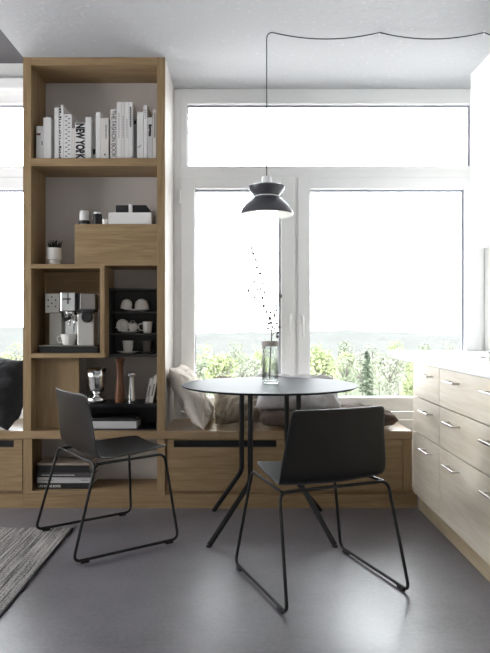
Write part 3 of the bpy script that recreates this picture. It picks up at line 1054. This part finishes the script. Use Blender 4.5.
stack_text(0, 'LIFE IN THE BOOK', ink_white, 38.5, 61, .42, .03)
bm = bmesh.new()
for k in range(24):
    x0 = SX(41.5 + k * 1.4)
    box(bm, x0, x0 + SX(42.4) - SX(41.5), ys - .0008, ys + .001, zs0 + (490.4 - 477.0) / 620 * ys, zs0 + (490.4 - 476.1) / 620 * ys)
obj('spine_print', bm, ink_white, bs[2])
bm = bmesh.new()
for x0, x1 in ((42, 53), (80.5, 88)):
    box(bm, SX(x0), SX(x1), ys + .003, ys + .0045, zs0 + (490.4 - 482.1) / 620 * ys, zs0 + (490.4 - 481.5) / 620 * ys)
obj('spine_print', bm, ink_grey, bs[1])

# ------------------------------------------------------------------ cushions and throw
def pillow_bm(w, h, t, M, seed=0, wr=.012, fold=0.0, n_=52, pinch=.10, ex=2.6):
    bm = bmesh.new()
    def th(u, v):
        return t * (max(0, 1 - abs(u) ** ex) ** .55) * (max(0, 1 - abs(v) ** ex) ** .55)
    grids = []
    for s in (1, -1):
        g_ = []
        for j in range(n_ + 1):
            row = []
            for i in range(n_ + 1):
                u, v = 2 * i / n_ - 1, 2 * j / n_ - 1
                x = u * w / 2 * (1 - pinch * (1 - v * v) * abs(u) ** 3 * .6)
                z = v * h / 2 * (1 - pinch * (1 - u * u) * abs(v) ** 3 * .6)
                d = th(u, v) / 2
                k = min(1, d / (t * .25))
                q = Vector((x * 9 + seed * 7.3, z * 9, seed + s))
                wrk = wr * noise.noise(q) + wr * .8 * noise.noise(q * 2.3) + wr * .35 * noise.noise(q * 5.1)
                rdg = fold * (1 - abs(noise.noise(Vector((x * 5 + z * 4 + seed, z * 9 - x * 3, seed * 1.7))) * 2.2)) if fold else 0
                yy = -s * (d + k * (wrk + rdg))
                row.append((x + fold * .8 * noise.noise(q * .6 + Vector((5, 1, 2))), yy, z + fold * noise.noise(q * .6)))
            g_.append(row)
        grids.append(g_)
    vmap = {}
    for s in (0, 1):
        for j in range(n_ + 1):
            for i in range(n_ + 1):
                edge = i in (0, n_) or j in (0, n_)
                key = (0 if edge else s, i, j)
                if key not in vmap:
                    co = Vector(grids[s][j][i])
                    if edge:
                        co.y = 0
                    vmap[key] = bm.verts.new(M @ co)
    for s in (0, 1):
        for j in range(n_):
            for i in range(n_):
                q = []
                for (a, b) in ((i, j), (i + 1, j), (i + 1, j + 1), (i, j + 1)):
                    e = a in (0, n_) or b in (0, n_)
                    q.append(vmap[(0 if e else s, a, b)])
                bm.faces.new(q if s == 0 else q[::-1])
    return bm


def basis(xd, zd, loc):
    xd = Vector(xd).normalized()
    zd = Vector(zd)
    zd = (zd - xd * zd.dot(xd)).normalized()
    yd = zd.cross(xd)
    M = Matrix((xd, yd, zd)).transposed().to_4x4()
    return Matrix.Translation(loc) @ M


def soft(name, bm, mat, label, cat, base):
    zmin = min(v.co.z for v in bm.verts)
    bmesh.ops.translate(bm, verts=bm.verts, vec=(0, 0, zb1 + .0005 + base - zmin))
    c0 = Vector((sum(v.co.x for v in bm.verts) / len(bm.verts), sum(v.co.y for v in bm.verts) / len(bm.verts), zb1 + base))
    o = obj(name, bm, mat, None, c0, smooth=True)
    return tag(o, label, cat)


linen = fabric('beige_linen', srgb(216, 208, 197), .08, 90, .3, 420)
taupe = fabric('taupe_linen', srgb(172, 161, 146), .12, 40, .25, 400)
greyf = fabric('grey_cotton', srgb(190, 187, 189), .1, 30, .25, 400)
brown = fabric('brown_wool', srgb(92, 80, 72), .2, 60, .4, 300)
charcoal = fabric('charcoal_cotton', srgb(52, 52, 54), .15, 40, .25, 400)

# beige cushion leaning on the pier, edge towards the room
M = basis((-.08, -1, 0), (-.5, 0, .87), (-.305, 3.845, .64))
soft('cushion', pillow_bm(.40, .42, .15, M, 3, .018), linen, 'light beige linen cushion leaning against the white shelving side', 'cushion', 0)
M = basis((1, .12, 0), (0.05, .55, .8), (-.03, 3.91, .6))
soft('cushion', pillow_bm(.30, .30, .17, M, 8, .035, .04), taupe, 'crumpled taupe cushion behind the left table legs', 'cushion', 0)
M = basis((1, .0, 0.0), (0, 1, .02), (.52, 3.83, .5))
soft('throw', pillow_bm(.82, .36, .085, M, 5, .010, .010, 44, .02, 9), brown, 'folded brown wool throw lying flat along the bench behind the front chair', 'throw', 0)
M = basis((1, .05, -.05), (0, .75, .5), (.355, 3.87, .6))
soft('cushion', pillow_bm(.54, .29, .17, M, 12, .018, .02), greyf, 'grey cushion resting on the brown throw under the tabletop', 'cushion', .07)
M = basis((.80, -.60, -.10), (.0, .22, .97), (-1.49, 3.765, .66))
soft('cushion', pillow_bm(.42, .42, .22, M, 21, .022, .015), charcoal, 'charcoal cushion on the bench at the left photo edge', 'cushion', 0)

# ------------------------------------------------------------------ kitchen units on the right
XK = 1.0
ztop, zu = .901, .856


def handle(parent, yc, zc, L=.15):
    bm = bmesh.new()
    xb = XK - .034
    box(bm, xb - .004, xb + .005, yc - L / 2, yc + L / 2, zc - .005, zc + .005, .0015)
    for s in (-1, 1):
        box(bm, xb, XK - .0003, yc + s * (L / 2 - .012) - .004, yc + s * (L / 2 - .012) + .004, zc - .004, zc + .004, .001)
    obj('handle', bm, steel, parent)


rowsz = [(.662, .856, .800), (.458, .662, .602), (.100, .458, .395)]


def base_cab(y0, y1, hs, label, group=None):
    root = empty('base_cabinet', (XK + .28, (y0 + y1) / 2, 0), label, 'kitchen cabinet', group)
    obj('carcass', B(XK + .060, XR - .002, y0 + .0005, y1 - .0005, .094, zu - .0005), pale_y, root)
    obj('plinth', B(XK + .034, XK + .05, y0, y1, 0, .088), plinth_shaded, root)
    for (a, b, h) in rowsz:
        d = obj('drawer', B(XK, XK + .0295, y0 + .0025, y1 - .0025, a + .003, b - .003, .001), pale_y, root)
        for yh in hs:
            handle(d, yh, h)
    return root


base_cab(3.132, 3.600, [3.30], 'pale oak kitchen cabinet with three single-handle drawers beside the bench')
base_cab(2.19, 3.130, [2.905, 2.44], 'wide pale oak kitchen cabinet with two handles per drawer at the right photo edge')
base_cab(1.25, 2.188, [1.96, 1.48], 'pale oak kitchen cabinet nearest the room, just outside the right photo edge')
o = obj('worktop', B(XK - .012, XR - .001, 1.25, YW - .025, zu, ztop, .002), worktop_m, None, (1.3, 2.9, zu))
tag(o, 'white solid kitchen worktop over the pale oak drawers', 'worktop')
YU = 3.30
XU = px(470.5, YU)
wc = empty('wall_cabinet', (XU + .17, 2.6, 1.48), 'white wall cabinet hanging at the right photo edge above the worktop', 'wall cabinet')
obj('carcass', B(XU + .02, XR - .0005, 1.5, YU, pz(248, YU), pz(75, YU), .001), lamp_white, wc)
for k in range(2):
    ya, yb2 = YU - .9 * (k + 1) + .0015, YU - .9 * k
    obj('door', B(XU, XU + .0195, ya, yb2, pz(251, YU), pz(74, YU), .0015), lamp_white, wc)

YJ = 2.93
cn = empty('kettle', (px(494, YJ), YJ, ztop), 'small steel kettle with black lid on the worktop, cut by the right photo edge', 'kettle')
kx = px(487.3, YJ) + .052
zk = ztop + .0005
obj('pot', Lt([(0, 0), (.048, 0), (.051, .004), (.051, .030), (.048, .034), (0, .034)], (kx, YJ, zk), 32), steel, cn, smooth=40)
obj('lid', Lt([(0, .0342), (.049, .0342), (.048, .042), (.03, .050), (.012, .053), (.012, .064), (0, .066)], (kx, YJ, zk), 32), black_plastic, cn, smooth=40)
ky = 3.2
o = obj('teaspoon', T([(px(481, ky), ky, ztop + .004), (px(484, ky), ky - .02, ztop + .004), (px(486.6, ky), ky - .04, ztop + .004)], .0032, 8, taper=lambda t: 1 if t > .4 else 1.6 - .2 * t), steel, None, (px(484, ky), ky, ztop))
tag(o, 'small steel teaspoon lying on the white worktop', 'spoon')

# ------------------------------------------------------------------ rug
m, n, p = nt('striped_rug')
p.inputs['Roughness'].default_value = 0.95
p.inputs['Specular IOR Level'].default_value = 0.1
tc = n.nodes.new('ShaderNodeTexCoord')
mp = n.nodes.new('ShaderNodeMapping'); mp.inputs['Scale'].default_value = (85, 3, 1)
n.links.new(tc.outputs['Object'], mp.inputs['Vector'])
n1 = n.nodes.new('ShaderNodeTexNoise'); n1.inputs['Scale'].default_value = 1.0; n1.inputs['Detail'].default_value = 3
n.links.new(mp.outputs[0], n1.inputs['Vector'])
n2 = n.nodes.new('ShaderNodeTexNoise'); n2.inputs['Scale'].default_value = 130; n2.inputs['Detail'].default_value = 2
n.links.new(tc.outputs['Object'], n2.inputs['Vector'])
mx = n.nodes.new('ShaderNodeMix'); mx.inputs['Factor'].default_value = 0.42
n.links.new(n1.outputs['Fac'], mx.inputs[2]); n.links.new(n2.outputs['Fac'], mx.inputs[3])
r = n.nodes.new('ShaderNodeValToRGB')
r.color_ramp.elements[0].position = 0.40; r.color_ramp.elements[0].color = srgb(70, 68, 70)
r.color_ramp.elements[1].position = 0.62; r.color_ramp.elements[1].color = srgb(186, 181, 177)
n.links.new(mx.outputs[0], r.inputs[0]); n.links.new(r.outputs[0], p.inputs['Base Color'])
bp = n.nodes.new('ShaderNodeBump'); bp.inputs['Strength'].default_value = 0.5; bp.inputs['Distance'].default_value = 0.004
n.links.new(mx.outputs[0], bp.inputs['Height']); n.links.new(bp.outputs[0], p.inputs['Normal'])
rug = empty('rug', (-1.75, 1.8, 0), 'grey striped woven rug on the concrete floor at lower left', 'rug')
obj('pile', B(-2.7, -.888, .3, 3.25, .0005, .008, .002), m, rug)
o = obj('binding', B(-.8878, -.878, .3, 3.25, .0005, .0085, .002), plain('dark_rug_edge', srgb(36, 35, 36), 0.9), rug)
o['label'] = 'dark bound long edge'

# ------------------------------------------------------------------ pedestal table
TX, TY, TH = .150, 3.28, .757
tb = empty('round_table', (TX, TY, 0), 'round anthracite cafe table with four bent black tube legs', 'table')
RT = .462
obj('tabletop', Lt([(0, TH - .011), (RT - .012, TH - .011), (RT, TH - .004), (RT, TH - .0012), (RT - .0015, TH), (0, TH)], (TX, TY, 0), 96), table_black, tb, smooth=30)
bm = bmesh.new()
box(bm, TX - .18, TX + .18, TY - .18, TY + .18, TH - .017, TH - .0112, .002)
obj('mounting_plate', bm, black_metal, tb)
for (ox, oy, fx, fy) in ((-.103, -.146, -.304, -.288), (-.146, .103, -.304, .288), (.103, .146, .304, .288), (.146, -.103, .304, -.288)):
    pts = fillet([(TX + ox, TY + oy, TH - .016), (TX + ox, TY + oy, .275), (TX + fx, TY + fy, .006)], .035, 6)
    lg = obj('leg', T(pts, .0132, 12), black_metal, tb, smooth=40)
    obj('foot_glide', Lt([(0, 0), (.014, 0), (.015, .006), (0, .010)], (TX + fx, TY + fy, 0), 12), black_plastic, lg)

# vase with dry twig
VX, VY = px(270.3, 3.31), 3.31
vz = TH + .0004
glass_m = clear('ribbed_vase_glass', (0.93, 0.945, 0.93, 1), .8, 0.02)
vs = empty('glass_vase', (VX, VY, vz), 'ribbed clear glass cylinder vase on the round table', 'vase')
hv = .226
prof = [(0, 0), (.038, 0), (.043, .006), (.0435, .02), (.0435, hv), (.040, hv), (.040, .026), (.034, .018), (0, .016)]
obj('vase_body', Lt(prof, (VX, VY, vz), 72, wob=lambda a: 1 + .018 * math.cos(18 * a)), glass_m, vs, smooth=60)
o = obj('rim_band', Lt([(.0447, hv - .026), (.0455, hv - .024), (.0455, hv + .001), (.0398, hv + .001), (.0398, hv - .0), (.0446, hv - .001), (.0447, hv - .026)], (VX, VY, vz), 48), plain('taupe_band', srgb(176, 166, 160), 0.6), vs, smooth=40)
o['label'] = 'taupe band around the vase mouth'
tw = empty('dry_branch', (VX, VY, vz + .02), 'thin dry branch with tiny leaves standing in the glass vase', 'branch')
V = lambda a, b, dy=0.0: Vector((px(a, VY), VY + dy, pz(b, VY)))
stems = [([V(269.5, 379), V(270.5, 352), V(271.8, 335), V(270, 322), V(264.5, 306), V(260.5, 287), V(257, 268), V(252.2, 249)], .0016),
         ([V(270.3, 330), V(275.5, 316, .01), V(276.5, 303, .015), V(281, 297, .02)], .0011),
         ([V(264, 305), V(256, 296, -.01), V(249, 290, -.015), V(243, 280, -.02)], .0009),
         ([V(271.5, 336), V(278.5, 328, -.015), V(278, 318, -.02)], .0010),
         ([V(260, 286), V(265.5, 294, .01), V(264, 281, .015)], .0007),
         ([V(270, 324), V(268, 312, -.01), V(274, 306, -.01)], .0008)]
bm = bmesh.new()
for s_, r_ in stems:
    tube(bm, fillet(s_, .02, 3), r_ * 2.2, 5, taper=lambda t: 1 - .4 * t)
obj('stem', bm, plain('dry_stem', srgb(110, 98, 88), 0.8), tw)
bm = bmesh.new()
rnd = random.Random(9)
spots = [(252, 248), (253, 254), (256, 261), (257.5, 268), (260, 274), (254, 282), (262, 284), (258, 289), (260, 289.5), (265, 293), (262, 298), (254, 298), (259, 302), (263.5, 306), (243, 279), (244, 283), (248, 290.5), (281, 297), (276, 305), (277, 311), (271, 313), (267, 312), (270, 319), (274, 315), (269, 324), (271, 322), (268.5, 328), (273, 327), (276.5, 323), (279, 327), (271, 331), (278, 333), (277, 337), (269.5, 318), (274.5, 328.5)]
for (a, b) in spots:
    for q in range(2):
        cc = V(a + rnd.uniform(-.6, .6), b + rnd.uniform(-.8, .8), rnd.uniform(-.02, .02))
        M = Matrix.Translation(cc) @ Matrix.Rotation(rnd.uniform(0, 6.28), 4, 'Y') @ Matrix.Rotation(rnd.uniform(-.7, .7), 4, 'X')
        L, w_ = rnd.uniform(.009, .0135), rnd.uniform(.005, .0075)
        vv = [bm.verts.new(M @ Vector(c_)) for c_ in ((-L, 0, 0), (-L * .3, -.001, w_), (L * .5, -.001, w_ * .7), (L, 0, 0), (L * .5, .001, -w_ * .7), (-L * .3, .001, -w_))]
        bm.faces.new(vv)
obj('leaves', bm, plain('dry_leaf', srgb(112, 106, 100), 0.8, var=.2, scale=90), tw)

# ------------------------------------------------------------------ chairs
def make_chair(label, g_):
    root = empty('sled_chair', (0, 0, 0), label, 'chair', g_)
    # one-piece shell: profile (y, z, half width)
    prof = [(.232, .4545, .164), (.226, .455, .171), (.21, .456, .180), (.14, .452, .196), (.05, .447, .208), (-.04, .443, .218), (-.10, .443, .228), (-.140, .448, .238), (-.163, .466, .243), (-.176, .500, .242), (-.190, .56, .235), (-.207, .64, .222), (-.220, .705, .214), (-.2245, .728, .212), (-.2262, .738, .207), (-.2268, .744, .196)]
    bm = bmesh.new()
    N = 12
    rows_ = []
    for (y, z, w) in prof:
        row = []
        for i in range(N + 1):
            u = 2 * i / N - 1
            k = min(1, max(0, (z - .46) / .15)) if y < -.1 else 0
            cy = y + .022 * k * u * u
            cz = z - (0.012 * (1 - u * u) if (y > -.12) else 0.012 * (1 - u * u) * max(0, 1 - (z - .45) / .1))
            row.append(bm.verts.new((w * u, cy, cz)))
        rows_.append(row)
    for a, b in zip(rows_, rows_[1:]):
        for i in range(N):
            bm.faces.new((a[i], a[i + 1], b[i + 1], b[i]))
    s = obj('seat_shell', bm, black_shell, root, smooth=True)
    md = s.modifiers.new('thickness', 'SOLIDIFY'); md.thickness = .011; md.offset = 0
    md = s.modifiers.new('round', 'SUBSURF'); md.levels = 1; md.render_levels = 2
    r = .0068
    L = []
    g0 = .0075
    side = lambda s_: [(s_ * .246, -.176, .427), (s_ * .268, -.289, g0 + r), (s_ * .268, .242, g0 + r), (s_ * .205, .199, .425), (s_ * .232, -.166, .424)]
    pl = side(-1)
    pr = side(1)
    pts = [pl[4], pl[3], pl[2], pl[1], pl[0], pr[0], pr[1], pr[2], pr[3], pr[4]]
    obj('sled_frame', T(fillet(pts, .038, 6), r, 10), black_metal, root, smooth=40)
    for s_ in (-1, 1):
        for yy in (-.235, .19):
            obj('foot_glide', B(s_ * .268 - .008, s_ * .268 + .008, yy - .02, yy + .02, 0, g0 + r, .002), black_plastic, root)
    return root


gch = 'black sled base chairs'
ch = make_chair('black sled-base chair standing partly on the rug, before the shelving', gch)
ch2 = dup(ch)
ch2['label'] = 'black sled-base chair seen from behind, in front of the round table'
ch.location = (-.66, 3.121, .0085)
ch.rotation_euler.z = -.954
ch2.location = (.313, 2.632, 0)
ch2.rotation_euler.z = .373

# ------------------------------------------------------------------ pendant lamp
LX, LY = px(266.7, 3.30), 3.30
zl_ = lambda v: pz(v, LY)
s_ = LY / F
lp = empty('pendant_lamp', (LX, LY, zl_(217)), 'dark grey two-tier pendant lamp hanging from a black cable over the table', 'pendant lamp')
zc_ = ZC - .006
pts = [Vector((LX, LY, zl_(178))), Vector((LX, LY, zc_ - .03))]
for k in range(5):
    t = k / 4 * PI / 2
    pts.append(Vector((LX + .03 * (1 - math.cos(t)), LY, zc_ - .03 + .03 * math.sin(t))))
hooks = [px(379.5, 3.30), px(484, 3.30), px(590, 3.30)]
xs = [LX + .03] + [h for h in hooks]
for a, b in zip(xs, xs[1:]):
    b = min(b, XR - .01)
    for k in range(1, 13):
        t = k / 12
        pts.append(Vector((a + (b - a) * t, LY, zc_ - .035 * 4 * t * (1 - t))))
obj('cable', T(pts, .0032, 6), plain('black_cable', srgb(52, 52, 56), 0.5), lp, smooth=True)
for h, lab in zip(hooks[:2], ('small white ceiling hook holding the lamp cable, nearer the lamp', 'small white ceiling hook holding the lamp cable, nearer the wall cabinet')):
    bm = bmesh.new()
    lathe(bm, [(0, 0), (.006, 0), (.006, .004), (0, .004)], (h, LY, ZC - .0042), 12)
    tube(bm, fillet([(h, LY, ZC - .002), (h, LY + .006, ZC - .012), (h, LY, ZC - .02), (h, LY - .006, ZC - .014)], .006), .0022, 6)
    tag(obj('ceiling_hook', bm, lamp_white, None, (h, LY, ZC), smooth=True), lab, 'hook', 'hooks for the lamp cable')
zb = zl_(215.0)
d = lambda v: zl_(v)
obj('socket_cap', Lt([(0, d(176.5)), (.022, d(176.5)), (.025, d(178)), (.031, d(186.5)), (0, d(186.5))], (LX, LY, 0), 32), lamp_white, lp, smooth=40)
R1 = 18.2 * s_
R0 = 13.4 * s_
RB = 26.7 * s_
obj('upper_shade', Lt([(.028, d(187.6)), (R1 - .006, d(186.2)), (R1, d(186.8)), (R1 * .975, d(189.5)), (R0 * 1.05, d(194.5)), (R0 * .95, d(196.3)), (R0 * .85, d(196.3)), (R0 * .95, d(194)), (R1 * .9, d(188.5)), (.028, d(189))], (LX, LY, 0), 64), lamp_grey, lp, smooth=40)
obj('ring', Lt([(R0 * .5, d(196.4)), (R0 * .93, d(196.4)), (R0 * .93, d(197.4)), (R0 * .5, d(197.4))], (LX, LY, 0), 64), lamp_white, lp, smooth=40)
LS = [(13.1, 197.5), (15.4, 198.9), (18.6, 201.8), (21.8, 205.0), (24.2, 208.4), (25.8, 211.4), (26.7, 214.6)]
obj('lower_shade', Lt([(R0 * .5, d(197.5))] + [(a * s_, d(b)) for a, b in LS] + [(26.6 * s_, d(215.0))], (LX, LY, 0), 64), lamp_grey, lp, smooth=60)
o = obj('inner_shade', Lt([(R0 * .5, d(198.3))] + [((a - .45) * s_, d(b + .55)) for a, b in LS[:-1]] + [(26.35 * s_, d(214.6)), (26.6 * s_, d(215.1))], (LX, LY, 0), 64), lamp_white, lp, smooth=60)
o['label'] = 'white inside of the lower shade'
m, n, p = nt('opal_diffuser')
p.inputs['Base Color'].default_value = srgb(245, 245, 242)
p.inputs['Emission Color'].default_value = (1, .97, .93, 1)
p.inputs['Emission Strength'].default_value = 1.2
obj('diffuser', Lt([(0, d(199)), (R0 * .82, d(199)), (R0 * .82, d(217.5)), (R0 * .72, d(220.5)), (0, d(221))], (LX, LY, 0), 40), m, lp, smooth=40)
